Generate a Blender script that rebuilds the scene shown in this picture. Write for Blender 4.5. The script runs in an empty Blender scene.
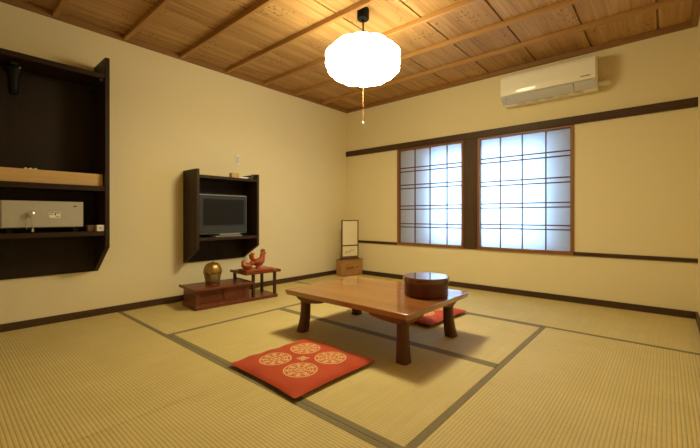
import bpy, bmesh, math, random
from math import sin, cos, pi, radians, sqrt
from mathutils import Vector, Matrix

random.seed(5)
scene = bpy.context.scene
COL = scene.collection

# ------------------------------------------------------------------ helpers
class MB:
    """collects shapes, then links them as ONE mesh object"""
    def __init__(self):
        self.bm = bmesh.new()

    def box(self, a, b, bev=0.0, rot=None, seg=1):
        x0, y0, z0 = a
        x1, y1, z1 = b
        vs = [self.bm.verts.new(v) for v in
              [(x0, y0, z0), (x1, y0, z0), (x1, y1, z0), (x0, y1, z0),
               (x0, y0, z1), (x1, y0, z1), (x1, y1, z1), (x0, y1, z1)]]
        fs = [self.bm.faces.new([vs[i] for i in q]) for q in
              [(3, 2, 1, 0), (4, 5, 6, 7), (0, 1, 5, 4), (1, 2, 6, 5), (2, 3, 7, 6), (3, 0, 4, 7)]]
        if bev > 0:
            es = set()
            for f in fs:
                es.update(f.edges)
            bmesh.ops.bevel(self.bm, geom=list(es), offset=bev, segments=seg, affect='EDGES', profile=0.5)
        return self

    def prism(self, pts, axis, lo, hi, bev=0.0):
        """pts: 2D outline in the two remaining axes (in xyz order), extruded along axis"""
        def mk(p, t):
            if axis == 0: return (t, p[0], p[1])
            if axis == 1: return (p[0], t, p[1])
            return (p[0], p[1], t)
        A = [self.bm.verts.new(mk(p, lo)) for p in pts]
        B = [self.bm.verts.new(mk(p, hi)) for p in pts]
        n = len(pts)
        fs = [self.bm.faces.new(A[::-1]), self.bm.faces.new(B)]
        for i in range(n):
            fs.append(self.bm.faces.new([A[i], A[(i + 1) % n], B[(i + 1) % n], B[i]]))
        bmesh.ops.recalc_face_normals(self.bm, faces=fs)
        if bev > 0:
            es = set()
            for f in fs:
                es.update(f.edges)
            bmesh.ops.bevel(self.bm, geom=list(es), offset=bev, segments=2, affect='EDGES', profile=0.5)
        return self

    def loft(self, rings, cap=True, closed=True):
        R = [[self.bm.verts.new(p) for p in r] for r in rings]
        n = len(R[0])
        fs = []
        for i in range(len(R) - 1):
            for j in range(n if closed else n - 1):
                k = (j + 1) % n
                fs.append(self.bm.faces.new([R[i][j], R[i][k], R[i + 1][k], R[i + 1][j]]))
        if cap:
            fs.append(self.bm.faces.new(R[0][::-1]))
            fs.append(self.bm.faces.new(R[-1]))
        bmesh.ops.recalc_face_normals(self.bm, faces=fs)
        return self

    def lathe(self, prof, c=(0, 0, 0), n=32, mod=None, cap=True):
        rings = []
        for r, z in prof:
            ring = []
            for i in range(n):
                t = 2 * pi * i / n
                rr = r * (mod(t, z) if mod else 1.0)
                ring.append((c[0] + rr * cos(t), c[1] + rr * sin(t), c[2] + z))
            rings.append(ring)
        return self.loft(rings, cap)

    def tube(self, pts, r, n=8):
        pts = [Vector(p) for p in pts]
        rs = r if isinstance(r, (list, tuple)) else [r] * len(pts)
        rings = []
        up = None
        for i, p in enumerate(pts):
            if i == 0: d = pts[1] - p
            elif i == len(pts) - 1: d = p - pts[i - 1]
            else: d = pts[i + 1] - pts[i - 1]
            d.normalize()
            if up is None:
                up = Vector((0, 0, 1)) if abs(d.z) < 0.9 else Vector((1, 0, 0))
            s = d.cross(up).normalized()
            up = s.cross(d).normalized()
            rings.append([tuple(p + (s * cos(2 * pi * j / n) + up * sin(2 * pi * j / n)) * rs[i]) for j in range(n)])
        return self.loft(rings)

    def ell(self, c, r, n=16, m=10):
        rings = []
        for i in range(1, m):
            a = -pi / 2 + pi * i / m
            rings.append([(c[0] + r[0] * cos(a) * cos(2 * pi * j / n), c[1] + r[1] * cos(a) * sin(2 * pi * j / n),
                           c[2] + r[2] * sin(a)) for j in range(n)])
        return self.loft(rings)

    def build(self, name, m, parent=None, smooth=False, label=None, auto=None):
        me = bpy.data.meshes.new(name)
        self.bm.to_mesh(me)
        self.bm.free()
        me.materials.append(m)
        if smooth:
            for p in me.polygons:
                p.use_smooth = True
            if auto is not None:
                me.set_sharp_from_angle(angle=radians(auto))
        o = bpy.data.objects.new(name, me)
        COL.objects.link(o)
        if parent:
            o.parent = parent
        if label:
            o['label'] = label
        return o


def thing(name, label, cat, loc=(0, 0, 0), rz=0.0, group=None):
    o = bpy.data.objects.new(name, None)
    o.empty_display_size = 0.05
    COL.objects.link(o)
    o.location = loc
    o.rotation_euler = (0, 0, rz)
    o['label'] = label
    o['category'] = cat
    if group:
        o['group'] = group
    return o


def tag(o, label, cat, group=None):
    o['label'] = label
    o['category'] = cat
    if group:
        o['group'] = group
    return o


def struct(o, label=None):
    o['kind'] = 'structure'
    if label:
        o['label'] = label
    return o


# ------------------------------------------------------------------ materials
class NT:
    def __init__(self, name):
        self.m = bpy.data.materials.new(name)
        self.m.use_nodes = True
        self.t = self.m.node_tree
        self.b = self.t.nodes['Principled BSDF']

    def n(self, typ, **kw):
        x = self.t.nodes.new(typ)
        for k, v in kw.items():
            setattr(x, k, v)
        return x

    def l(self, a, b):
        self.t.links.new(a, b)

    def math(self, op, a, b=None, c=None):
        x = self.n('ShaderNodeMath', operation=op)
        for i, v in enumerate((a, b, c)):
            if v is None: continue
            if isinstance(v, (int, float)): x.inputs[i].default_value = v
            else: self.l(v, x.inputs[i])
        return x.outputs[0]

    def mix(self, fac, a, b, blend='MIX'):
        x = self.n('ShaderNodeMix', data_type='RGBA', blend_type=blend)
        for s, v in ((x.inputs['Factor'], fac), (x.inputs[6], a), (x.inputs[7], b)):
            if isinstance(v, (int, float)): s.default_value = v
            elif isinstance(v, tuple): s.default_value = (*v[:3], 1)
            else: self.l(v, s)
        return x.outputs[2]

    def obj(self, scale=(1, 1, 1)):
        tc = self.n('ShaderNodeTexCoord')
        mp = self.n('ShaderNodeMapping')
        mp.inputs['Scale'].default_value = scale
        self.l(tc.outputs['Object'], mp.inputs['Vector'])
        return mp.outputs[0]

    def noise(self, vec, scale, detail=4, rough=.55, dist=0):
        x = self.n('ShaderNodeTexNoise')
        x.inputs['Scale'].default_value = scale
        x.inputs['Detail'].default_value = detail
        x.inputs['Roughness'].default_value = rough
        x.inputs['Distortion'].default_value = dist
        self.l(vec, x.inputs['Vector'])
        return x.outputs['Fac']

    def ramp(self, fac, stops):
        x = self.n('ShaderNodeValToRGB')
        e = x.color_ramp.elements
        while len(e) < len(stops): e.new(0.5)
        for i, (p, c) in enumerate(stops):
            e[i].position = p
            e[i].color = (*c, 1)
        self.l(fac, x.inputs[0])
        return x.outputs[0]

    def bump(self, h, strength, dist=0.01):
        x = self.n('ShaderNodeBump')
        x.inputs['Strength'].default_value = strength
        x.inputs['Distance'].default_value = dist
        self.l(h, x.inputs['Height'])
        self.l(x.outputs[0], self.b.inputs['Normal'])


def S(r, g, b):
    f = lambda v: (v / 255 / 12.92) if v <= 10 else ((v / 255 + .055) / 1.055) ** 2.4
    return (f(r), f(g), f(b))


def plain(name, c, rough=.5, metal=0.0, coat=0.0, bump=0.0, bscale=60, var=0.06, spec=.5):
    t = NT(name)
    n = t.noise(t.obj(), bscale, 3)
    lo = tuple(v * (1 - var) for v in c)
    hi = tuple(min(1, v * (1 + var)) for v in c)
    t.l(t.ramp(n, [(0.3, lo), (0.7, hi)]), t.b.inputs['Base Color'])
    t.b.inputs['Roughness'].default_value = rough
    t.b.inputs['Metallic'].default_value = metal
    t.b.inputs['Coat Weight'].default_value = coat
    t.b.inputs['Coat Roughness'].default_value = .05
    t.b.inputs['Specular IOR Level'].default_value = spec
    if bump: t.bump(n, bump)
    return t.m


def wood(name, ca, cb, axis=0, rough=.4, coat=0.0, croughness=.06, fine=1.0, spec=.5, contrast=.25):
    t = NT(name)
    s = [14 * fine, 14 * fine, 14 * fine]
    s[axis] = .9 * fine
    v = t.obj(tuple(s))
    n1 = t.noise(v, 1.0, 5, .6, .6)
    s2 = [90 * fine] * 3
    s2[axis] = 3 * fine
    n2 = t.noise(t.obj(tuple(s2)), 1.0, 2)
    f = t.math('ADD', t.math('MULTIPLY', n1, .75), t.math('MULTIPLY', n2, .25))
    t.l(t.ramp(f, [(.5 - contrast, ca), (.5 + contrast, cb)]), t.b.inputs['Base Color'])
    t.b.inputs['Roughness'].default_value = rough
    t.b.inputs['Coat Weight'].default_value = coat
    t.b.inputs['Coat Roughness'].default_value = croughness
    t.b.inputs['Specular IOR Level'].default_value = spec
    t.bump(n2, .06, .003)
    return t.m


def plaster(name, c):
    t = NT(name)
    v = t.obj()
    n = t.noise(v, 180, 4, .7)
    n2 = t.noise(v, 1.2, 3)
    t.l(t.mix(t.math('MULTIPLY', n2, .35), c, tuple(x * .93 for x in c)), t.b.inputs['Base Color'])
    t.b.inputs['Roughness'].default_value = .95
    t.b.inputs['Specular IOR Level'].default_value = .1
    t.bump(n, .12, .004)
    return t.m


def rush(name, axis):
    """woven rush: ribs run along axis"""
    t = NT(name)
    tc = t.n('ShaderNodeTexCoord')
    sp = t.n('ShaderNodeSeparateXYZ')
    t.l(tc.outputs['Object'], sp.inputs[0])
    across = sp.outputs[1 - axis]
    along = sp.outputs[axis]
    pitch = .0143
    ph = t.math('MULTIPLY', across, 2 * pi / pitch)
    # rounded ribs with a narrow groove
    h = t.math('POWER', t.math('ABSOLUTE', t.math('SINE', t.math('MULTIPLY', ph, .5))), .55)
    # fine reeds lying across the ribs
    reed = t.math('SINE', t.math('MULTIPLY', along, 2 * pi / .0042))
    v = t.obj((3, 3, 3))
    big = t.noise(v, 1.0, 4)
    sc = [2, 2, 2]
    sc[1 - axis] = 2
    sc[axis] = 90
    streak = t.noise(t.obj(tuple(sc)), 1.0, 3)
    base = t.ramp(t.math('ADD', t.math('MULTIPLY', big, .5), t.math('MULTIPLY', streak, .5)),
                  [(.3, RUSH_A), (.7, RUSH_B)])
    groove = t.ramp(h, [(0.1, (.62, .56, .46)), (.75, (1, 1, 1))])
    t.l(t.mix(1.0, base, groove, 'MULTIPLY'), t.b.inputs['Base Color'])
    t.b.inputs['Roughness'].default_value = .62
    t.b.inputs['Specular IOR Level'].default_value = .35
    hh = t.math('ADD', h, t.math('MULTIPLY', reed, .08))
    t.bump(hh, .55, .0035)
    return t.m


def cedar(name):
    """ceiling boards: grain along y, one tone per board"""
    t = NT(name)
    tc = t.n('ShaderNodeTexCoord')
    sp = t.n('ShaderNodeSeparateXYZ')
    t.l(tc.outputs['Object'], sp.inputs[0])
    idx = t.math('FLOOR', t.math('DIVIDE', t.math('SUBTRACT', sp.outputs[0], .235), .47))
    wn = t.n('ShaderNodeTexWhiteNoise', noise_dimensions='1D')
    t.l(idx, wn.inputs['W'])
    off = t.n('ShaderNodeCombineXYZ')
    t.l(t.math('MULTIPLY', wn.outputs[0], 7.0), off.inputs[1])
    add = t.n('ShaderNodeVectorMath', operation='ADD')
    t.l(tc.outputs['Object'], add.inputs[0])
    t.l(off.outputs[0], add.inputs[1])
    mp = t.n('ShaderNodeMapping')
    mp.inputs['Scale'].default_value = (16, .7, 1)
    t.l(add.outputs[0], mp.inputs[0])
    n1 = t.noise(mp.outputs[0], 1.0, 4, .6, .8)
    mp2 = t.n('ShaderNodeMapping')
    mp2.inputs['Scale'].default_value = (70, 2, 1)
    t.l(add.outputs[0], mp2.inputs[0])
    n2 = t.noise(mp2.outputs[0], 1.0, 2)
    f = t.math('ADD', t.math('MULTIPLY', n1, .7), t.math('MULTIPLY', n2, .3))
    base = t.ramp(f, [(.32, CEDAR_A), (.52, CEDAR_B), (.72, CEDAR_C)])
    tone = t.ramp(wn.outputs[0], [(0, (.86, .84, .82)), (1, (1, 1, 1))])
    base = t.mix(1.0, base, tone, 'MULTIPLY')
    # knots: small dark dots gathered in patches
    mp3 = t.n('ShaderNodeMapping')
    mp3.inputs['Scale'].default_value = (24, 15, 1)
    t.l(add.outputs[0], mp3.inputs[0])
    vo = t.n('ShaderNodeTexVoronoi', voronoi_dimensions='2D')
    vo.inputs['Scale'].default_value = 1.0
    t.l(mp3.outputs[0], vo.inputs['Vector'])
    dot = t.ramp(vo.outputs['Distance'], [(.10, (1, 1, 1)), (.24, (0, 0, 0))])
    patch = t.ramp(t.noise(add.outputs[0], 4.5, 2), [(.56, (0, 0, 0)), (.64, (1, 1, 1))])
    k = t.math('MULTIPLY', t.math('MULTIPLY', dot, patch), .75)
    base = t.mix(k, base, tuple(x * .3 for x in CEDAR_A))
    t.l(base, t.b.inputs['Base Color'])
    t.b.inputs['Roughness'].default_value = .6
    t.b.inputs['Specular IOR Level'].default_value = .3
    t.bump(n2, .08, .003)
    return t.m


def medallion_cloth(name, base, deco):
    """red cushion cloth with four round woven medallions and a little square between them"""
    t = NT(name)
    tc = t.n('ShaderNodeTexCoord')
    sp = t.n('ShaderNodeSeparateXYZ')
    t.l(tc.outputs['Object'], sp.inputs[0])
    ax = t.math('ABSOLUTE', sp.outputs[0])
    ay = t.math('ABSOLUTE', sp.outputs[1])
    px = t.math('SUBTRACT', ax, .106)
    py = t.math('SUBTRACT', ay, .106)
    r = t.math('SQRT', t.math('ADD', t.math('MULTIPLY', px, px), t.math('MULTIPLY', py, py)))
    th = t.math('ARCTAN2', py, px)
    def band(lo, hi):
        return t.math('MULTIPLY', t.math('GREATER_THAN', r, lo), t.math('LESS_THAN', r, hi))
    ring = band(.0805, .0875)
    wob = t.math('ADD', t.math('SINE', t.math('MULTIPLY', th, 9)), t.math('SINE', t.math('MULTIPLY', r, 420)))
    pet = t.math('MULTIPLY', t.math('GREATER_THAN', wob, -.45), band(.034, .077))
    wob2 = t.math('ADD', t.math('SINE', t.math('MULTIPLY', th, 6)), t.math('SINE', t.math('MULTIPLY', r, 330)))
    pet2 = t.math('MULTIPLY', t.math('GREATER_THAN', wob2, -.4), band(.0, .031))
    m = t.math('MAXIMUM', ring, t.math('MAXIMUM', pet, pet2))
    nb = t.noise(t.obj(), 170, 3)
    m = t.math('MULTIPLY', m, t.math('GREATER_THAN', nb, .42))
    m = t.math('MAXIMUM', m, ring)
    mx = t.math('MAXIMUM', ax, ay)
    sq = t.math('MULTIPLY', t.math('LESS_THAN', mx, .026), t.math('GREATER_THAN', t.noise(t.obj(), 120, 2), .45))
    up = t.math('GREATER_THAN', sp.outputs[2], .012)
    m = t.math('MULTIPLY', t.math('MAXIMUM', m, sq), up)
    n = t.noise(t.obj(), 8, 3)
    red = t.ramp(n, [(.3, tuple(v * .85 for v in base)), (.7, base)])
    t.l(t.mix(t.math('MULTIPLY', m, .85), red, deco), t.b.inputs['Base Color'])
    t.b.inputs['Roughness'].default_value = .75
    t.b.inputs['Sheen Weight'].default_value = .15
    t.b.inputs['Specular IOR Level'].default_value = .2
    t.bump(t.noise(t.obj(), 400, 2), .15, .002)
    return t.m


RUSH_A, RUSH_B = (.58, .46, .175), (.70, .565, .245)
CEDAR_A, CEDAR_B, CEDAR_C = (.32, .162, .052), (.47, .27, .10), (.60, .39, .165)
WALL = (.80, .70, .435)

M = {}
M['plaster'] = plaster('cream_plaster', WALL)
M['rush_x'] = rush('woven_rush_lengthwise', 0)
M['rush_y'] = rush('woven_rush_crosswise', 1)
M['heri'] = plain('olive_cloth_border', (.215, .175, .085), .8, bump=.1, bscale=300)
M['cedar'] = cedar('cedar_boards')
M['batten'] = wood('batten_wood', (.28, .130, .034), (.50, .265, .077), 0, .5)
M['batten_y'] = wood('batten_wood_long', (.20, .088, .025), (.34, .165, .045), 1, .5)
M['trim_shaded'] = wood('shade_darkened_edge_wood', (.20, .088, .024), (.33, .155, .043), 0, .5)  # batten brown darkened; the back trim's shade is put into the colour
M['dark_x'] = wood('dark_stained_wood', (.040, .021, .011), (.085, .046, .022), 0, .5, spec=.25)
M['dark_y'] = wood('dark_stained_wood_long', (.045, .023, .012), (.095, .05, .024), 1, .5, spec=.25)
M['dark_z'] = wood('dark_stained_post', (.05, .026, .012), (.10, .055, .026), 2, .5, spec=.25)
M['wenge'] = wood('dark_brown_cabinet_wood', (.012, .006, .003), (.025, .013, .0065), 2, .5, spec=.25)
M['wenge_y'] = wood('dark_brown_cabinet_shelf_wood', (.018, .008, .004), (.038, .017, .009), 1, .5, spec=.25)
M['wenge_side'] = wood('dark_brown_cabinet_side_wood', (.020, .009, .004), (.045, .021, .010), 2, .5, spec=.25)
M['frame'] = wood('reddish_window_wood', (.17, .06, .018), (.30, .12, .036), 2, .45)
M['lattice'] = wood('lattice_wood', (.10, .045, .018), (.17, .08, .035), 2, .5)
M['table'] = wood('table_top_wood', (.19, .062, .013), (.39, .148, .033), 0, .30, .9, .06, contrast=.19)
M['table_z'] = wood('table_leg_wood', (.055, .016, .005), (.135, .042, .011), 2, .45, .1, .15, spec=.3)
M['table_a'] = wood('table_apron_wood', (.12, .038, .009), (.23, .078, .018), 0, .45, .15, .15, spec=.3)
M['lacquer'] = wood('dark_red_lacquer', (.060, .010, .005), (.12, .020, .008), 2, .35, .25, .08, spec=.3)
M['lacquer_top'] = wood('dark_red_lacquer_top', (.085, .02, .009), (.15, .04, .016), 0, .12, 1.0, .015)
M['rosewood'] = wood('reddish_stand_wood', (.095, .018, .006), (.19, .045, .013), 1, .4, .2, .12, spec=.3)
M['rosewood_dark'] = wood('dark_stand_wood', (.038, .010, .005), (.075, .02, .009), 2, .4, .2, .12, spec=.3)
M['rosewood_panel'] = wood('stand_door_panel_wood', (.08, .018, .006), (.15, .038, .012), 1, .45, .1, .15, spec=.3)
M['pine'] = wood('pale_pine', (.48, .29, .095), (.66, .43, .17), 1, .5)
M['boxwood'] = wood('light_brown_box_wood', (.33, .15, .042), (.50, .26, .085), 1, .5)
M['steel'] = plain('brushed_steel', (.62, .60, .55), .28, .9)
M['safe'] = plain('light_grey_painted_metal', (.46, .43, .35), .5, 0, var=.02)
M['black'] = plain('black_plastic', (.006, .006, .006), .5, spec=.15)
M['charcoal'] = plain('charcoal_plastic', (.03, .03, .028), .5)
M['silver'] = plain('silver_plastic', (.34, .35, .34), .35, .35)
M['bezel'] = plain('dark_grey_bezel', (.030, .035, .034), .6, spec=.3)
M['screen'] = plain('tv_screen_glass', (.007, .006, .005), .3, spec=.3)
M['white'] = plain('white_plastic', (.80, .76, .66), .35)
M['ac_white'] = plain('cream_white_gloss_plastic', (.92, .885, .75), .45, 0, .8, var=.02, spec=.2)
M['ac_grey'] = plain('grey_louver_plastic', (.52, .50, .45), .4, var=.03)
M['vent'] = plain('dull_cream_plastic', (.66, .60, .45), .5)
M['bronze'] = plain('aged_gold_bronze', (.36, .215, .06), .38, .75, bump=.08, bscale=40, var=.25)
M['bronze_grey'] = plain('grey_gold_bronze', (.31, .25, .13), .42, .7, bump=.1, bscale=40, var=.25)
M['red_lacquer'] = plain('red_orange_lacquer', (.38, .078, .018), .4, 0, .15, var=.25, bscale=25, spec=.3)
M['red_lacquer_dark'] = plain('deep_red_lacquer', (.27, .042, .012), .35, 0, .4, var=.15)
M['ochre'] = plain('ochre_paint', (.55, .30, .08), .5)
M['panel_cream'] = plain('matte_cream_panel', (.86, .78, .52), .6, var=.02)  # one even matte cream for both panels
M['ink'] = plain('grey_brown_ink', (.25, .20, .12), .8)
M['cushion'] = medallion_cloth('red_medallion_cloth', (.50, .060, .012), (.74, .50, .21))
M['cushion_shaded'] = plain('shade_darkened_underside_cloth', (.12, .014, .009), .85)  # cushion red darkened: edge shadow put into the underside colour
M['subfloor'] = wood('plain_subfloor_wood', (.2, .13, .06), (.3, .2, .1), 0, .7)
M['recess'] = plain('shade_darkened_recess', (.22, .24, .27), .8, var=.02)  # recess colour darkened to deepen the shade at the paper edges

# paper that lets daylight through
t = NT('shoji_paper')
tr = t.n('ShaderNodeBsdfTranslucent')
df = t.n('ShaderNodeBsdfDiffuse')
n = t.noise(t.obj(), 60, 5, .7)
pc = t.ramp(n, [(.3, (.80, .81, .82)), (.7, (.86, .87, .88))])
t.l(pc, tr.inputs['Color']); t.l(pc, df.inputs['Color'])
mx = t.n('ShaderNodeMixShader'); mx.inputs[0].default_value = .33
t.l(tr.outputs[0], mx.inputs[1]); t.l(df.outputs[0], mx.inputs[2])
t.l(mx.outputs[0], t.t.nodes['Material Output'].inputs['Surface'])
M['paper'] = t.m

# the lit lamp shade
LAMP = 19.0
LAMP_DOWN = 112.0
t = NT('lit_lamp_paper')
em = t.n('ShaderNodeEmission')
n = t.noise(t.obj(), 40, 4, .6)
t.l(t.ramp(n, [(.3, (1.0, .875, .52)), (.7, (1.0, .895, .55))]), em.inputs['Color'])
em.inputs['Strength'].default_value = LAMP
t.l(em.outputs[0], t.t.nodes['Material Output'].inputs['Surface'])
M['lamp'] = t.m
t = NT('added_disc_glow')  # glow of a disc added below the shade to brighten the floor
em = t.n('ShaderNodeEmission')
em.inputs['Color'].default_value = (1.0, .885, .54, 1)
em.inputs['Strength'].default_value = LAMP_DOWN
t.l(em.outputs[0], t.t.nodes['Material Output'].inputs['Surface'])
M['added_disc'] = t.m

# ------------------------------------------------------------------ room numbers
RX = 3.77           # right wall
RY = -4.30          # wall behind the camera
H = 2.385           # underside of ceiling boards
TB = 2.34           # bottom of ceiling trim

# floor slab under the mats
struct(MB().box((-.1, RY - .1, -.12), (RX + .1, .1, -.045)).build('floor', M['subfloor']), 'floor under the woven rush mats')
MB_ = MB().box((.0, RY, -.045), (RX, -3.875, -.002))
struct(MB_.build('trim_sill', M['dark_x']))

# ------------------------------------------------------------------ tatami mats
X1, X2, X3 = .982, 1.94, 2.873
Y1, Y2, Y3, Y4 = -1.035, -1.975, -2.931, -3.87
mats = [
    ((0, Y3, X1, Y1), 1, 'rush mat along the left wall, under the low red-brown display stand'),
    ((X1, Y3, X3, Y2), 0, 'centre rush mat on the near side, with the medallion cushion lying on it'),
    ((X1, Y2, X3, Y1), 0, 'centre rush mat on the far side, under the back half of the low table'),
    ((X3, Y3, RX, Y1), 1, 'ribbed rush mat along the right wall, empty, right of the centre mats'),
    ((0, Y1, X2, 0), 0, 'rush mat in the far left corner, with the drawer box standing on it'),
    ((X2, Y1, RX, 0), 0, 'rush mat along the window wall, in the far right corner'),
    ((0, Y4, X2, Y3), 0, 'ribbed rush mat in the left foreground, empty, below the wall cabinet'),
    ((X2, Y4, RX, Y3), 0, 'ribbed rush mat in the bottom foreground, right of the plain seam'),
]
HB = .030
for (x0, y0, x1, y1), ax, lab in mats:
    g = .0012
    cx, cy = (x0 + x1) / 2, (y0 + y1) / 2
    hx, hy = (x1 - x0) / 2 - g, (y1 - y0) / 2 - g
    o = MB().box((-hx, -hy, -.045), (hx, hy, 0), .003).build('tatami_mat', M['rush_x' if ax == 0 else 'rush_y'])
    o.location = (cx, cy, 0)
    tag(o, lab, 'mat', 'tatami mats covering the floor')
    for s in (-1, 1):
        if ax == 0:
            a, b = (-hx, s * hy - (HB if s > 0 else -.0), -.03), (hx, s * hy + (HB if s < 0 else 0), .0016)
        else:
            a, b = (s * hx - (HB if s > 0 else 0), -hy, -.03), (s * hx + (HB if s < 0 else 0), hy, .0016)
        MB().box(a, b, .0006).build('border', M['heri'], o, label='olive brown cloth border')

# ------------------------------------------------------------------ walls
struct(MB().box((-.12, RY - .1, -.12), (0, .25, 2.5)).build('wall_left', M['plaster']))
struct(MB().box((RX, RY - .1, -.12), (RX + .12, .25, 2.5)).build('wall_right', M['plaster']))
struct(MB().box((0, RY - .1, -.12), (RX, RY, 2.5)).build('wall_front', M['plaster']))
WX0, WX1, WX2, WX3, WZ0, WZ1 = .897, 1.81, 1.975, 2.908, .45, 1.70
WT = .07
w = MB()
w.box((0, 0, -.12), (RX, WT, WZ0)).box((0, 0, WZ1), (RX, WT, 2.5))
w.box((0, 0, WZ0), (WX0, WT, WZ1)).box((WX3, 0, WZ0), (RX, WT, WZ1)).box((WX1, 0, WZ0), (WX2, WT, WZ1))
struct(w.build('wall_back', M['plaster']))
# the outer wall behind it with one smaller window opening, and the recess between
OX0, OX1, OZ0, OZ1 = 1.36, 2.64, .53, 1.575
OY = .165
w = MB()
w.box((.7, OY, .3), (OX0, OY + .08, 1.9)).box((OX1, OY, .3), (3.1, OY + .08, 1.9))
w.box((OX0, OY, .3), (OX1, OY + .08, OZ0)).box((OX0, OY, OZ1), (OX1, OY + .08, 1.9))
w.box((.7, WT, .36), (3.1, OY, .40)).box((.7, WT, 1.76), (3.1, OY, 1.80))
w.box((.70, WT, .40), (.78, OY, 1.76)).box((3.02, WT, .40), (3.1, OY, 1.76))
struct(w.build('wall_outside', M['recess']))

# ------------------------------------------------------------------ trims
struct(MB().box((0, -.028, 1.697), (RX, .0, 1.770), .003).build('trim_window_head', M['dark_x']), 'dark head rail across the window wall')
struct(MB().box((0, -.014, .444), (WX0, 0, .478), .002).build('trim_rail_left', M['dark_x']))
struct(MB().box((WX3, -.014, .448), (RX, 0, .482), .002).build('trim_rail_right', M['dark_x']))
struct(MB().box((WX1, -.020, .45), (WX2, WT, 1.697), .003).build('trim_window_post', M['dark_z']), 'dark post between the two paper windows')
bb = MB()
struct(MB().box((0, -.016, 0), (RX, 0, .055), .002).build('baseboard_back', M['dark_x']))
struct(MB().box((0, RY, 0), (.016, -.016, .055), .002).build('baseboard_left', M['dark_y']))
struct(MB().box((RX - .016, RY, 0), (RX, -.016, .055), .002).build('baseboard_right', M['dark_y']))

# ceiling boards with narrow gaps, dark backing above
c = MB()
c.box((-.1, RY - .1, H + .022), (RX + .1, .25, H + .08))
ed = [-.05] + [.235 + .47 * k for k in range(8)] + [RX + .05]
for a, b in zip(ed[:-1], ed[1:]):
    c.box((a + .0075, RY, H), (b - .0075, .0, H + .0222), .001)
struct(c.build('ceiling', M['cedar']), 'wooden board ceiling')
for k in range(9):
    y = -.53 - .476 * k
    if y < RY + .05: break
    struct(MB().box((0.0, y - .010, H - .041), (RX, y + .020, H), .003).build('trim_%d' % (k + 1), M['batten']), 'ceiling batten')
for nm, a, b, m in (('trim_ceiling_back', (0, -.036, TB), (RX, 0, H), 'trim_shaded'), ('trim_ceiling_left', (0, RY, TB), (.036, -.036, H), 'batten_y'),
                    ('trim_ceiling_right', (RX - .036, RY, TB), (RX, -.036, H), 'batten_y'), ('trim_ceiling_front', (.036, RY, TB), (RX - .036, RY + .036, H), 'batten')):
    struct(MB().box(a, b, .003).build(nm, M[m]))

# ------------------------------------------------------------------ paper windows
def window(name, x0, x1, px, bars, z0=.462, z1=1.697):
    r = bpy.data.objects.new(name, None)
    COL.objects.link(r)
    r.location = (0, 0, 0)
    r['kind'] = 'structure'
    r['label'] = 'lattice window of translucent white paper'
    f = MB()
    fw = .026
    f.box((x0, -.024, WZ0), (x1, .05, WZ0 + .03), .002)
    f.box((x0, -.012, z1 - .022), (x1, .05, z1), .002)
    f.box((x0, -.018, WZ0 + .03), (x0 + fw, .05, z1 - .022), .002)
    f.box((x1 - fw, -.018, WZ0 + .03), (x1, .05, z1 - .022), .002)
    f.build('window_frame', M['frame'], r)
    a, b = x0 + fw, x1 - fw
    MB().box((a, .034, WZ0 + .03), (b, .0355, z1 - .022)).build('paper_pane', M['paper'], r)
    for x in px:
        MB().box((x - .0058, .022, WZ0 + .03), (x + .0058, .0335, z1 - .022)).build('muntin', M['lattice'], r)
    for z in bars:
        MB().box((a, .020, z - .0062), (b, .0335, z + .0062)).build('muntin', M['lattice'], r)
    return r

window('window_1', WX0, WX1, (1.144, 1.358, 1.586), (1.447, 1.400, 1.226, 1.180, .955, .911, .724, .682))
window('window_2', WX2, WX3, (2.212, 2.436, 2.660), (1.459, 1.411, 1.202, 1.154, .957, .911, .730, .688))

# ------------------------------------------------------------------ pendant lamp
LX, LY = 1.84, -1.87
lamp = thing('pendant_lamp', 'lit white paper pendant lamp with puffed lobes, hanging from the ceiling', 'lamp', (LX, LY, 0))
MB().lathe([(.040, 2.305), (.046, 2.312), (.046, 2.372), (.043, 2.385)], n=28).build('canopy', M['black'], lamp, True, 'dark grey ceiling cup', 40)
MB().tube([(0, 0, 2.31), (0, 0, 2.10)], .006, 8).build('cord', M['black'], lamp, True)
NL = 10
SR, SH, SZ = .279, .146, 1.990
def lobe(tt, z):
    return .865 + .135 * abs(sin(NL * tt / 2)) ** .55
prof = []
NP = 30
for i in range(NP + 1):
    a = -pi / 2 + pi * i / NP
    cr = abs(cos(a)) ** .64
    zz = (1 if sin(a) > 0 else -1) * abs(sin(a)) ** .92
    puck = 1 + .05 * abs(sin(a * 5))
    prof.append((max(.03, SR * cr * puck), SZ + SH * zz))
sh = MB()
rings = []
for r, z in prof:
    e = min(1, r / .12)
    rings.append([(r * (1 - e + e * lobe(2 * pi * j / 144, z)) * cos(2 * pi * j / 144), r * (1 - e + e * lobe(2 * pi * j / 144, z)) * sin(2 * pi * j / 144), z) for j in range(144)])
rings = [r for r, (pr, pz) in zip(rings, prof) if not (pz < SZ and pr < .125) and not (pz > SZ and pr < .20)]
sh.loft(rings, cap=False)
sh.build('lamp_shade', M['lamp'], lamp, True, 'glowing white lobed paper shade')
zb_ = rings[0][0][2]
MB().lathe([(.118, zb_ - .004), (.124, zb_ + .002)], n=48).build('added_floor_light_disc', M['added_disc'], lamp, False, 'bright disc added under the lit shade to light the floor')
zt_ = rings[-1][0][2]
MB().lathe([(.03, zt_ + .012), (.18, zt_ + .006), (.198, zt_ - .006)], n=48).build('light_stop_plate', M['white'], lamp, True, 'unseen plate added to hold lamp light off the ceiling')  # added out of sight to cut the light thrown up at the ceiling
ri = MB()
for k in range(NL):
    tt = 2 * pi * k / NL
    ri.tube([((r * .865 + .004) * cos(tt), (r * .865 + .004) * sin(tt), z) for r, z in prof[2:-2]], .0012, 5)
ri.build('shade_ribs', M['white'], lamp)
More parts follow.
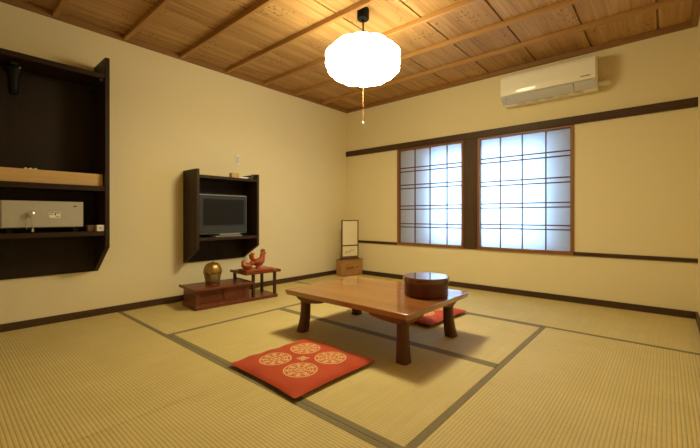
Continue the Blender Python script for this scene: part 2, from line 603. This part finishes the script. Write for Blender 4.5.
MB().tube([(0, 0, 1.80), (0, 0, 1.535)], .0013, 6).build('pull_string', M['boxwood'], lamp)
MB().ell((0, 0, 1.524), (.008, .008, .014)).build('pull_knob', M['white'], lamp, True)

# ------------------------------------------------------------------ air conditioner
ac = thing('air_conditioner', 'cream white wall air conditioner high on the window wall', 'air conditioner', (0, 0, 0))
AX0, AX1 = 2.295, 3.112
MB().prism([(0, 1.962), (-.10, 1.955), (-.150, 1.968), (-.195, 2.028), (-.205, 2.222), (-.19, 2.243), (0, 2.278)], 0, AX0, AX1, .004).build('body', M['ac_white'], ac, True, auto=35)
MB().prism([(-.205, 2.034), (-.218, 2.036), (-.224, 2.10), (-.222, 2.20), (-.213, 2.231), (-.200, 2.234)], 0, AX0 + .002, AX1 - .002, .003).build('front_panel', M['ac_white'], ac, True, auto=35)
MB().prism([(-.148, 1.962), (-.156, 1.958), (-.214, 2.026), (-.196, 2.031)], 0, AX0 + .055, AX1 - .175, .002).build('louver', M['ac_grey'], ac, label='grey air louver')
MB().prism([(-.148, 1.966), (-.154, 1.962), (-.212, 2.026), (-.196, 2.031)], 0, AX1 - .170, AX1 - .004, .002).build('lower_cover', M['ac_grey'], ac)
MB().prism([(-.148, 1.966), (-.154, 1.962), (-.212, 2.026), (-.196, 2.031)], 0, AX0 + .004, AX0 + .05, .002).build('lower_cover', M['ac_grey'], ac)
for k in range(5):
    x = AX0 + .14 + k * .125
    MB().box((x, -.135, 1.951), (x + .07, -.095, 1.957)).build('underside_vent', M['vent'], ac)
lg = MB()
for k in range(9):
    lg.box((AX1 - .115 + k * .0085, -.2262, 2.062), (AX1 - .115 + k * .0085 + (.0065 if k % 3 else .005), -.2210, 2.0695 if k in (0, 5) else 2.068))
lg.build('logo', M['charcoal'], ac, label='tiny dark maker mark')
p = MB().tube([(AX1 - .01, -.05, 2.02), (AX1 + .035, -.05, 2.02), (AX1 + .055, -.045, 2.03), (AX1 + .06, 0.0, 2.036)], .024, 14)
p.build('pipe_elbow', M['white'], ac, True)
cap = MB().lathe([(.034, 0), (.036, .004), (.034, .012), (.02, .014)], n=24).build('wall_cap', M['white'], ac, True)
cap.rotation_euler = (radians(90), 0, 0)
cap.location = (AX1 + .06, -.0, 2.036)

# ------------------------------------------------------------------ tv wall cabinet
D = .28
cab = thing('open_cabinet', 'small dark brown open wall cabinet holding the television', 'cabinet', (0, 0, 0))
def side(y0, y1, zt, zc, zb, d, m='wenge'):
    return MB().prism([(0.0, zb), (d, zc), (d, zt), (0.0, zt)], 1, y0, y1, .002)
side(-2.397, -2.369, 1.265, .512, .362, D).build('side_panel', M['wenge_side'], cab)
side(-1.745, -1.717, 1.265, .512, .362, D).build('side_panel', M['wenge_side'], cab)
MB().box((0, -2.369, .365), (.012, -1.745, 1.21)).build('back_panel', M['wenge'], cab)
MB().box((.012, -2.369, 1.184), (D - .004, -1.745, 1.212), .002).build('top_board', M['wenge_y'], cab)
MB().box((.012, -2.369, .588), (D - .004, -1.745, .616), .002).build('shelf', M['wenge_y'], cab)

tv = thing('television', 'small flat television with silver frame on the cabinet shelf', 'television', (.20, -2.10, .616))
W2, Z0, Z1 = .264, .030, .418
f = MB()
f.box((-.03, -W2, Z0), (.030, W2, Z1), .005)
f.build('frame', M['silver'], tv)
MB().box((.0301, -W2 + .007, Z0 + .007), (.034, W2 - .007, Z1 - .009), .0015).build('bezel', M['bezel'], tv)
MB().box((.0341, -W2 + .052, Z0 + .088), (.0352, W2 - .036, Z1 - .045)).build('screen', M['screen'], tv)
sp = MB()
for k in range(3):
    sp.box((.0341, -W2 + .02, Z0 + .020 + k * .018), (.0346, W2 - .02, Z0 + .030 + k * .018))
sp.build('speaker_grille', M['charcoal'], tv)
MB().box((-.06, -.03, .010), (-.031, .12, .30), .004).build('stand_neck', M['bezel'], tv)
MB().box((-.062, -.10, .000), (.065, .19, .012), .004).build('stand_base', M['silver'], tv)
MB().box((.010, -.05, .018), (.05, .175, .031), .003).build('stand_lip', M['silver'], tv)

o = MB().box((-.025, -.043, 0), (.025, .043, .050), .003).build('small_box', M['pine'])
o.location = (.22, -1.975, 1.212)
tag(o, 'little tan box standing on top of the television cabinet', 'box')
rc = thing('remote_control', 'pale remote control lying on the right end of the television cabinet top', 'remote control', (.215, -1.855, 1.212), radians(8))
MB().box((-.020, -.085, 0), (.020, .085, .020), .006, seg=2).build('body', M['white'], rc)
b = MB()
for i in range(5):
    for j in range(2):
        b.box((-.012 + j * .014, -.07 + i * .024, .020), (-.002 + j * .014, -.058 + i * .024, .0225))
b.build('buttons', M['charcoal'], rc)
# dark clip leaning in the corner of the cabinet top
kc = MB().prism([(-.03, 0), (.025, 0), (.035, .05), (.022, .054), (.008, .022), (-.028, .012)], 0, -.012, .012, .002).build('desk_clip', M['charcoal'])
kc.location = (.235, -1.795, 1.233)
kc.location.z = 1.2125
tag(kc, 'small dark clip beside the remote on the television cabinet top', 'clip')

sw = thing('wall_switch', 'small cream wall switch plate above the television cabinet', 'switch', (0, -1.803, 1.439))
MB().box((0, -.029, -.055), (.007, .029, .055), .003).build('plate', M['white'], sw)
MB().box((.007, -.016, -.030), (.010, .016, .030), .0015).build('plate_inset', M['ac_grey'], sw)
MB().box((.010, -.007, -.018), (.013, .008, .012), .001).build('toggle', M['white'], sw)

# ------------------------------------------------------------------ big left wall cabinet
D = .30
big = thing('open_cabinet', 'large dark brown open wall cabinet with safe at the left edge', 'cabinet', (0, 0, 0))
YL, YR = -4.05, -3.094
side(YR - .030, YR, 2.046, .582, .367, D).build('side_panel', M['wenge_side'], big)
side(YL, YL + .03, 2.046, .582, .367, D).build('side_panel', M['wenge_side'], big)
MB().box((0, YL + .03, .37), (.012, YR - .03, 1.915)).build('back_panel', M['wenge'], big)
MB().box((.012, YL + .03, 1.880), (D - .006, YR - .03, 1.917), .002).build('top_board', M['wenge_y'], big)
MB().box((.012, YL + .03, 1.014), (D - .006, YR - .03, 1.052), .002).build('shelf', M['wenge_y'], big)
MB().box((.012, YL + .03, .672), (D - .006, YR - .03, .706), .002).build('shelf', M['wenge_y'], big)
MB().box((.012, YR - .062, 1.862), (D - .02, YR - .031, 1.879), .002).build('corner_cleat', M['charcoal'], big)

tray = thing('storage_tray', 'shallow pale pine tray on the upper shelf of the left cabinet', 'tray', (0, 0, 1.052))
y0, y1, x0, x1, hh = -3.93, -3.128, .03, .258, .094
MB().box((x0, y0, 0), (x1, y1, .008)).build('tray_bottom', M['pine'], tray)
MB().box((x1 - .012, y0, .008), (x1, y1, hh), .0015).build('front_panel', M['pine'], tray)
MB().box((x0, y0, .008), (x0 + .012, y1, hh), .0015).build('back_panel', M['pine'], tray)
for yy in (y0, y1 - .012):
    MB().box((x0 + .012, yy, .008), (x1 - .012, yy + .012, hh), .0015).build('side_panel', M['pine'], tray)
pp = MB()
pts = []
for i in range(9):
    pts.append((-.035 + .00875 * i, .010 + .006 * sin(i * 2.1)))
pp.prism([(a, 0) for a in (-.045, .045)] + [(x, .09 + h) for x, h in pts[::-1]], 0, -.012, .012, .002)
o = pp.build('tissue_packet', M['white'])
o.location = (.225, -3.545, 1.054)
tag(o, 'white paper packet peeking out of the pine tray', 'paper')

sf = thing('safe', 'light grey safe with key in its lock on the lower cabinet shelf', 'safe', (0, 0, .706))
y0, y1, zb, zt = -3.70, -3.250, .034, .222
MB().box((.03, y0, zb), (.242, y1, zt), .003).build('body', M['safe'], sf)
MB().box((.2425, y0 + .004, zb + .004), (.252, y1 - .002, zt - .003), .0025).build('door', M['safe'], sf)
for yy in (y0 + .03, y1 - .06):
    for xx in (.05, .20):
        MB().box((xx, yy, 0), (xx + .03, yy + .03, zb)).build('foot', M['black'], sf)
kn = MB().lathe([(.018, 0), (.020, .006), (.019, .022), (.012, .026)], n=20).build('lock_knob', M['steel'], sf, True, 'round steel lock', 40)
kn.rotation_euler = (0, radians(90), 0)
kn.location = (.252, -3.548, .130)
k = MB()
k.box((.262, -3.562, .130), (.290, -3.556, .142), .001)
k.tube([(.280, -3.562, .133), (.287, -3.578, .07), (.284, -3.574, .025)], .0022, 6)
k.tube([(.280, -3.556, .133), (.288, -3.545, .07), (.286, -3.543, .025)], .0028, 6)
k.box((.280, -3.549, .006), (.286, -3.537, .03), .001)
k.build('key', M['steel'], sf, label='steel key on a hanging ring')
MB().box((.252, -3.456, .100), (.2545, -3.388, .146), .001).build('dial_plate', M['white'], sf)
mk = MB()
for (a, b, c_, d_) in ((-3.452, -3.425, .138, .142), (-3.416, -3.392, .136, .141), (-3.420, -3.414, .122, .138), (-3.414, -3.394, .108, .112), (-3.452, -3.430, .126, .129)):
    mk.box((.2545, a, c_), (.2552, b, d_))
mk.build('dial_marks', M['bezel'], sf)
MB().box((.2545, -3.452, .103), (.2575, -3.425, .119), .001).build('dial_button', M['ac_white'], sf)
MB().box((.252, -3.312, .184), (.2535, -3.292, .192)).build('emblem', M['charcoal'], sf, label='small dark emblem')

sb = thing('small_box', 'tiny white box beside the safe on the left cabinet shelf', 'box', (.262, -3.150, .706))
MB().box((-.026, -.024, 0), (.026, .024, .048), .002).build('carton', M['white'], sb)
MB().box((.026, -.012, .012), (.0265, .006, .036)).build('printed_mark', M['ac_grey'], sb)
o = MB().box((-.03, -.022, 0), (.03, .022, .047), .002).build('small_box', M['lattice'])
o.location = (.225, -3.203, .706)
tag(o, 'tiny brown box between the safe and the white box', 'box')

hd = thing('hanging_lamp_torch', 'black rounded device hanging under the top of the left cabinet', 'device', (.15, -3.625, 0))
hd.name = 'hanging_device'
MB().box((-.03, -.02, 1.862), (.03, .02, 1.880), .002).build('bracket', M['charcoal'], hd)
MB().lathe([(.012, 1.663), (.026, 1.668), (.030, 1.72), (.033, 1.79), (.045, 1.815), (.050, 1.845), (.042, 1.862)], n=20).build('body', M['black'], hd, True)
MB().ell((.045, .026, 1.846), (.006, .006, .008), 10, 6).build('highlight_bead', M['steel'], hd, True)  # steel bead added in place of the highlight on the black body

# ------------------------------------------------------------------ low display stand
st = thing('display_stand', 'low red-brown stepped display stand with sliding doors by the left wall', 'display stand', (.488, -2.503, .0017), radians(90 - 5))
# local x runs along the front (to the right), local y runs towards the wall
DW = .31
MB().box((-.012, -.012, .0), (.815, DW, .028), .003).build('base_board', M['rosewood'], st)
MB().box((-.004, -.004, .028), (.505, DW - .006, .036), .002).build('plinth', M['rosewood'], st)
CL = .50
b = MB()
b.box((0, 0.012, .036), (.014, DW - .01, .166)).box((CL - .014, 0.012, .036), (CL, DW - .01, .166))
b.box((.014, DW - .02, .036), (CL - .014, DW - .01, .166))
b.box((0, 0, .036), (.034, .012, .166)).box((CL - .03, 0, .036), (CL, .012, .166))
b.box((.034, .0, .156), (CL - .03, .012, .166)).box((.034, .0, .036), (CL - .03, .012, .046))
b.box((.014, .012, .036), (CL - .014, DW - .02, .040))
b.build('carcass', M['rosewood'], st)
def sl_door(xa, xb, ya, knob):
    d = MB()
    d.box((xa, ya, .047), (xb, ya + .006, .155))
    d.box((xa, ya - .003, .047), (xa + .018, ya, .155)).box((xb - .018, ya - .003, .047), (xb, ya, .155))
    d.box((xa + .018, ya - .003, .143), (xb - .018, ya, .155)).box((xa + .018, ya - .003, .047), (xb - .018, ya, .059))
    o = d.build('sliding_door', M['rosewood_panel'], st)
    kk = MB().lathe([(.012, 0), (.012, .002), (.007, .003)], n=16).build('finger_pull', M['rosewood_dark'], o, True)
    kk.rotation_euler = (radians(90), 0, 0)
    kk.location = (knob, ya - .001, .115)
sl_door(.034, .262, .016, .058)
sl_door(.255, CL - .03, .004, .45)
sl = MB()
sl.box((-.035, -.030, .166), (CL + .035, DW + .012, .183), .003)
sl.box((-.035, -.030, .183), (-.022, DW + .012, .190), .003).box((CL + .02, -.030, .183), (CL + .035, DW + .012, .190), .003)
sl.build('cabinet_top', M['rosewood'], st)
SX0, SX1, SZt = .455, .845, .272
for x, y, z in ((.545, .012, .028), (.785, .012, .028), (.785, DW - .045, .028)):
    MB().box((x, y, z), (x + .026, y + .026, SZt - .018), .002).build('post', M['rosewood_dark'], st)
MB().box((.475, DW - .05, .183), (.501, DW - .024, SZt - .018), .002).build('post', M['rosewood_dark'], st)
s = MB()
s.box((SX0, -.022, SZt - .018), (SX1, DW + .005, SZt), .003)
s.box((SX0, -.022, SZt), (SX0 + .012, DW + .005, SZt + .006), .002).box((SX1 - .012, -.022, SZt), (SX1, DW + .005, SZt + .006), .002)
s.build('upper_shelf', M['rosewood'], st)

# bronze pot on the cabinet top
STM = Matrix.Translation((.488, -2.503, .0017)) @ Matrix.Rotation(radians(85), 4, 'Z')
pw = STM @ Vector((.207, .145, .183))
pot = thing('bronze_jar', 'round bronze jar with golden domed top on the low stand', 'jar', tuple(pw))
MB().lathe([(.066, 0), (.068, .004), (.064, .012), (.055, .013)], n=32).build('wooden_base', M['rosewood'], pot, True, 'thin reddish base disc', 40)
lob = lambda a, z: 1 + .022 * cos(9 * a)
MB().lathe([(.056, .013), (.062, .018), (.067, .05), (.074, .085), (.078, .115), (.078, .130), (.070, .14)], n=72, mod=lob).build('lower_body', M['bronze_grey'], pot, True, 'greyish fluted lower body')
rings = []
for i in range(15):
    u = i / 14
    ring = []
    for j in range(72):
        a = 2 * pi * j / 72
        zlow = .098 + .016 * abs(sin(4.5 * a + .4)) ** .7
        z = zlow + (.204 - zlow) * sin(u * pi / 2)
        r = .0825 * cos(u * pi / 2) ** .62 if u < 1 else .004
        r = max(r, .004)
        ring.append((r * cos(a), r * sin(a), z))
    rings.append(ring)
MB().loft(rings).build('domed_top', M['bronze'], pot, True, 'golden domed top')
MB().ell((0, 0, .207), (.012, .012, .009), 14, 8).build('knob', M['bronze'], pot, True)

# figurine base and birds
pb = thing('figurine_base', 'flat red lacquered base on the upper shelf under two bird figures', 'base', tuple(STM @ Vector((.635, .105, SZt))), radians(85))
MB().box((-.150, -.085, 0), (.150, .085, .022), .004).build('board', M['red_lacquer'], pb)
MB().box((-.150, -.0852, .018), (.150, -.0842, .021)).build('edge_line', M['red_lacquer_dark'], pb)
MB().prism([(.150, 0), (.185, 0), (.178, .016), (.150, .02)], 1, -.07, .07, .002).build('end_block', M['ochre'], pb, label='ochre end piece')

def bird(name, label, loc, rz, s, path, comb, tail, wattles=True):
    root = thing(name, label, 'figurine', loc, rz, 'red bird figures on the upper shelf')
    # path: x, z, half width, half height of the body sections from tail to head
    rings = []
    for i, (x, z, wy, hz, tilt) in enumerate(path):
        ring = []
        for j in range(18):
            a = 2 * pi * j / 18
            dz = hz * sin(a)
            ring.append(((x - dz * sin(tilt)) * s, wy * cos(a) * s, (z + dz * cos(tilt)) * s))
        rings.append(ring)
    MB().loft(rings).build('body', M['red_lacquer'], root, True)
    MB().prism([(a * s, b * s) for a, b in comb], 1, -.006 * s, .006 * s, .001).build('comb', M['red_lacquer_dark'], root)
    for k, off in enumerate((-.014, 0, .014)):
        MB().tube([((a + .004 * abs(k - 1)) * s, (off + off * i * .25) * s, b * s) for i, (a, b) in enumerate(tail)],
                  [.012 * s, .017 * s, .016 * s, .006 * s], 8).build('tail_feather', M['red_lacquer'], root, True)
    return root

# rooster, facing right
rp = STM @ Vector((.660, .115, SZt + .022))
R_PATH = [(-.060, .070, .010, .014, -.5), (-.045, .066, .032, .032, -.4), (-.015, .058, .044, .040, -.15), (.020, .060, .042, .044, .25),
          (.040, .080, .036, .036, .9), (.048, .105, .028, .028, 1.3), (.052, .128, .025, .026, 1.2), (.060, .146, .024, .024, .8), (.076, .150, .016, .017, .3), (.090, .147, .005, .005, 0)]
roo = bird('rooster_figurine', 'larger red rooster figurine with raised tail on the red base', tuple(rp), radians(85), 1.0, R_PATH,
           [(.030, .155), (.033, .187), (.043, .178), (.050, .194), (.060, .180), (.073, .188), (.080, .156)],
           [(-.045, .075), (-.072, .105), (-.078, .135), (-.060, .155)])
MB().lathe([(.030, 0), (.028, .006), (.016, .020), (.02, .03)], n=16).build('foot_mount', M['red_lacquer_dark'], roo, True)
MB().ell((.074, 0, .128), (.007, .006, .014), 10, 6).build('wattle', M['red_lacquer_dark'], roo, True)
bk = MB().lathe([(.006, 0), (.004, .008), (.0008, .016)], n=10).build('beak', M['ochre'], roo, True)
bk.rotation_euler = (0, radians(100), 0); bk.location = (.085, 0, .148)
for s_ in (-1, 1):
    MB().ell((-.008, s_ * .040, .062), (.038, .010, .022), 14, 8).build('wing', M['red_lacquer_dark'], roo, True)

# hen, crouching, facing left
hp = STM @ Vector((.520, .080, SZt + .022))
H_PATH = [(-.052, .050, .008, .010, -.6), (-.040, .040, .030, .026, -.4), (-.015, .034, .042, .033, -.1), (.015, .036, .041, .034, .3),
          (.033, .050, .030, .027, .9), (.038, .066, .021, .020, 1.2), (.046, .076, .014, .014, .6), (.058, .076, .004, .004, 0)]
hen = bird('hen_figurine', 'smaller red hen figurine crouching on the left of the red base', tuple(hp), radians(85 + 172), 1.0, H_PATH,
           [(.030, .084), (.033, .095), (.039, .089), (.044, .096), (.050, .084)],
           [(-.038, .048), (-.052, .062), (-.054, .072), (-.046, .080)])
MB().lathe([(.026, 0), (.024, .004), (.016, .010), (.02, .016)], n=16).build('foot_mount', M['red_lacquer_dark'], hen, True)
for s_ in (-1, 1):
    MB().ell((-.006, s_ * .038, .036), (.030, .009, .018), 14, 8).build('wing', M['red_lacquer_dark'], hen, True)

# ------------------------------------------------------------------ corner drawer box with the framed panel
cb = thing('drawer_box', 'light brown wooden drawer box on the floor in the far corner', 'box', (.240, -.380, .0017), radians(90 - 15.7))
BW, BD, BH = .350, .138, .222
MB().box((0, 0.004, 0), (BW, BD, BH), .003).build('body', M['boxwood'], cb)
dr = MB().box((.014, -.003, .016), (BW - .014, .004, BH - .022), .002).build('drawer', M['boxwood'], cb)
hnd = MB()
hnd.tube([(.075, -.004, .120), (.085, -.014, .110), (.115, -.016, .106), (.150, -.016, .110), (.185, -.014, .116), (.200, -.004, .124)], .005, 8)
hnd.build('handle', M['lattice'], dr, True, 'dark curved handle')
kk = MB().lathe([(.008, 0), (.010, .006), (.006, .012)], n=14).build('lock', M['lattice'], dr, True)
kk.rotation_euler = (radians(90), 0, 0); kk.location = (.250, -.003, .118)
MB().box((-.004, -.006, BH - .014), (BW + .004, BD + .004, BH), .002).build('lid_board', M['boxwood'], cb)

mr = thing('framed_panel', 'upright narrow framed cream panel standing on the corner drawer box', 'panel', tuple(Matrix.Translation((.240, -.380, .0017)) @ Matrix.Rotation(radians(74.3), 4, 'Z') @ Vector((.030, .045, BH))), radians(74.3))
PW, PH = .272, .545
f = MB()
fr = .012
f.box((0, -.012, .0), (fr, .012, PH), .002).box((PW - fr, -.012, .0), (PW, .012, PH), .002)
f.box((fr, -.012, PH - fr), (PW - fr, .012, PH), .002).box((fr, -.012, .185), (PW - fr, .012, .200), .002)
f.box((fr, -.012, .0), (PW - fr, .012, .045), .002)
f.build('frame', M['lattice'], mr)
MB().box((fr, -.004, .200), (PW - fr, .006, PH - fr)).build('upper_panel', M['panel_cream'], mr)
lp = MB().box((fr, -.004, .045), (PW - fr, .006, .185)).build('lower_panel', M['panel_cream'], mr)
g = MB()
for k in range(7):
    x = .05 + .022 * k
    hgt = .045 + .02 * sin(k * 1.9)
    g.tube([(x, -.0045, .075 + .006 * k), (x + .012, -.0045, .075 + .006 * k + hgt * .6), (x + .034, -.0045, .075 + .005 * k + hgt * .8)], [.0030, .0025, .001], 5)
g.build('ink_sketch', M['ink'], lp, label='faint brushed grass sketch')

# ------------------------------------------------------------------ low table
tb = thing('low_table', 'low reddish-brown wooden table with curved feet in the middle of the mats', 'table', (2.035, -1.972, .0017))
TZ = .300
HX, HY = .517, .390
rings = []
def rr(hx, hy, r, z, n=5):
    out = []
    for (sx, sy, a0) in ((1, 1, 0), (-1, 1, 90), (-1, -1, 180), (1, -1, 270)):
        for i in range(n + 1):
            a = radians(a0 + 90 * i / n)
            out.append((sx * (hx - r) + r * cos(a), sy * (hy - r) + r * sin(a), z))
    return out
MB().loft([rr(HX - .009, HY - .009, .012, TZ - .034), rr(HX - .002, HY - .002, .014, TZ - .010), rr(HX, HY, .016, TZ - .005), rr(HX - .001, HY - .001, .016, TZ - .0015), rr(HX - .004, HY - .004, .014, TZ)]).build('table_top', M['table'], tb, True, auto=12)
LXo, LYo = .412, .284
for sx in (-1, 1):
    for sy in (-1, 1):
        # curved bracket under the top: runs along both edges from the leg
        b = MB()
        def brk(L, depth):
            pts = [(-.045, TZ - .034), (-.045, TZ - .058), (-.02, TZ - .070)]
            for i in range(7):
                u = i / 6
                pts.append((.02 + (L - .035) * u, TZ - .034 - depth * (1 - .45 * u * u) - .004))
            pts += [(L - .012, TZ - .034 - depth * .42), (L, TZ - .034 - depth * .36), (L, TZ - .034)]
            return pts
        pts = [(-sx * p[0] + sx * LXo, p[1]) for p in brk(.225, .046)]
        ya = sy * (LYo + .045)
        b.prism(pts, 1, min(ya, ya - sy * .028), max(ya, ya - sy * .028), .002)
        pts = [(-sy * p[0] + sy * LYo, p[1]) for p in brk(.18, .046)]
        xa = sx * (LXo + .045)
        b.prism(pts, 0, min(xa, xa - sx * .028), max(xa, xa - sx * .028), .002)
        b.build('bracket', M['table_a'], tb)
        rings = []
        for i in range(10):
            u = i / 9
            z = (TZ - .040) * (1 - u)
            off = .016 * max(0, (u - .25) / .75) ** 2.2 - .002
            hw = .028 + .004 * abs(u - .35) + .005 * u ** 3
            cx, cy = sx * (LXo + off), sy * (LYo + off)
            ring = []
            c_ = hw * .28
            for (qx, qy) in ((1, 1), (-1, 1), (-1, -1), (1, -1)):
                px_, py_ = cx + qx * hw, cy + qy * hw
                if qx * qy > 0:
                    ring += [(px_, py_ - qy * c_, z), (px_ - qx * c_, py_, z)]
                else:
                    ring += [(px_ - qx * c_, py_, z), (px_, py_ - qy * c_, z)]
            rings.append(ring)
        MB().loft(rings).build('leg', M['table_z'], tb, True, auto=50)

# lidded round box on the table
bx = thing('round_lidded_box', 'round dark red lacquered box with flat lid on the low table', 'box', (2.372, -1.864, TZ + .0017))
MB().lathe([(.136, 0), (.141, .002), (.142, .006), (.142, .094), (.138, .096)], n=64).build('body', M['lacquer'], bx, True, auto=40)
MB().lathe([(.146, .088), (.1495, .090), (.150, .118), (.1475, .1235), (.143, .1255)], n=64).build('lid', M['lacquer_top'], bx, True, auto=14)

# ------------------------------------------------------------------ floor cushions
def cushion(label, loc, rz, hx=.285, hy=.283, seed=0, th=.042):
    rnd = random.Random(seed)
    ph = [rnd.uniform(0, 6.28) for _ in range(6)]
    root = thing('floor_cushion', label, 'cushion', loc, rz, 'red floor cushions')
    N = 44
    def surf(top):
        g = []
        for i in range(N + 1):
            row = []
            for j in range(N + 1):
                u, v = -1 + 2 * i / N, -1 + 2 * j / N
                prof_ = ((1 - abs(u) ** 5) * (1 - abs(v) ** 5)) ** .55
                # sides pulled in a little between the pointed corners
                x = u * hx * (1 - .030 * (1 - v * v) * abs(u) ** 3)
                y = v * hy * (1 - .030 * (1 - u * u) * abs(v) ** 3)
                edge = max(abs(u), abs(v))
                wr = .004 * edge ** 3 * (sin(7 * u + ph[0] + 4 * v) * sin(9 * v + ph[1]) + .6 * sin(15 * v + ph[2] + 5 * u))
                mid = th * .42
                if top:
                    z = mid + (th - mid) * prof_ * (1 - .10 * (1 - edge)) + wr * (.4 + .6 * prof_)
                else:
                    z = mid - (mid - .0008) * prof_ ** .6
                row.append((x, y, z))
            g.append(row)
        return g
    tp, bt = surf(True), surf(False)
    m = MB()
    V = [[m.bm.verts.new(p) for p in r] for r in tp]
    W = [[m.bm.verts.new(p) for p in r] for r in bt]
    for i in range(N):
        for j in range(N):
            m.bm.faces.new([V[i][j], V[i + 1][j], V[i + 1][j + 1], V[i][j + 1]])
    o = m.build('cushion_cover', M['cushion'], root, True)
    m2 = MB()
    W = [[m2.bm.verts.new(p) for p in r] for r in bt]
    T = [[m2.bm.verts.new((p[0] * 1.001, p[1] * 1.001, p[2])) for p in r] for r in tp]
    for i in range(N):
        for j in range(N):
            m2.bm.faces.new([W[i][j], W[i][j + 1], W[i + 1][j + 1], W[i + 1][j]])
    for i in range(N):
        for (a, b, k) in ((0, 0, 0), (0, 0, N)):
            m2.bm.faces.new([W[i][k], W[i + 1][k], T[i + 1][k], T[i][k]])
            m2.bm.faces.new([W[k][i], W[k][i + 1], T[k][i + 1], T[k][i]])
    for v_ in [v_ for v_ in m2.bm.verts if not v_.link_faces]:
        m2.bm.verts.remove(v_)
    m2.build('cushion_underside', M['cushion_shaded'], root, True, 'underside in red darkened for shade')
    return root

cushion('red cushion with four beige round medallions, lying flat in front of the table', (2.065, -2.664, .0017), radians(-1.5), seed=3)
cushion('red cushion half hidden under the far right side of the table', (2.010, -1.335, .0017), radians(-3), seed=8, th=.056)

# ------------------------------------------------------------------ daylight outside, camera, output look
wld = bpy.data.worlds.new('daylight')
scene.world = wld
wld.use_nodes = True
bg = wld.node_tree.nodes['Background']
bg.inputs['Color'].default_value = (.36, .63, 1.0, 1)
bg.inputs['Strength'].default_value = 9.8

FPX = 362.35
cam = bpy.data.cameras.new('camera')
co = bpy.data.objects.new('camera', cam)
COL.objects.link(co)
cam.sensor_width = 36
cam.lens = FPX / 700 * 36
cam.shift_x = -4.5 / 700
cam.shift_y = -7.7 / 700
cam.clip_start = .02
co.location = (3.576, -3.989, .8204)
co.rotation_euler = (radians(90), 0, radians(40.6846))
scene.camera = co

scene.cycles.use_denoising = True
scene.cycles.max_bounces = 10
scene.cycles.diffuse_bounces = 6
scene.view_settings.view_transform = 'Standard'
scene.view_settings.look = 'None'
scene.view_settings.gamma = 1
scene.view_settings.use_curve_mapping = False
scene.view_settings.exposure = 0.34
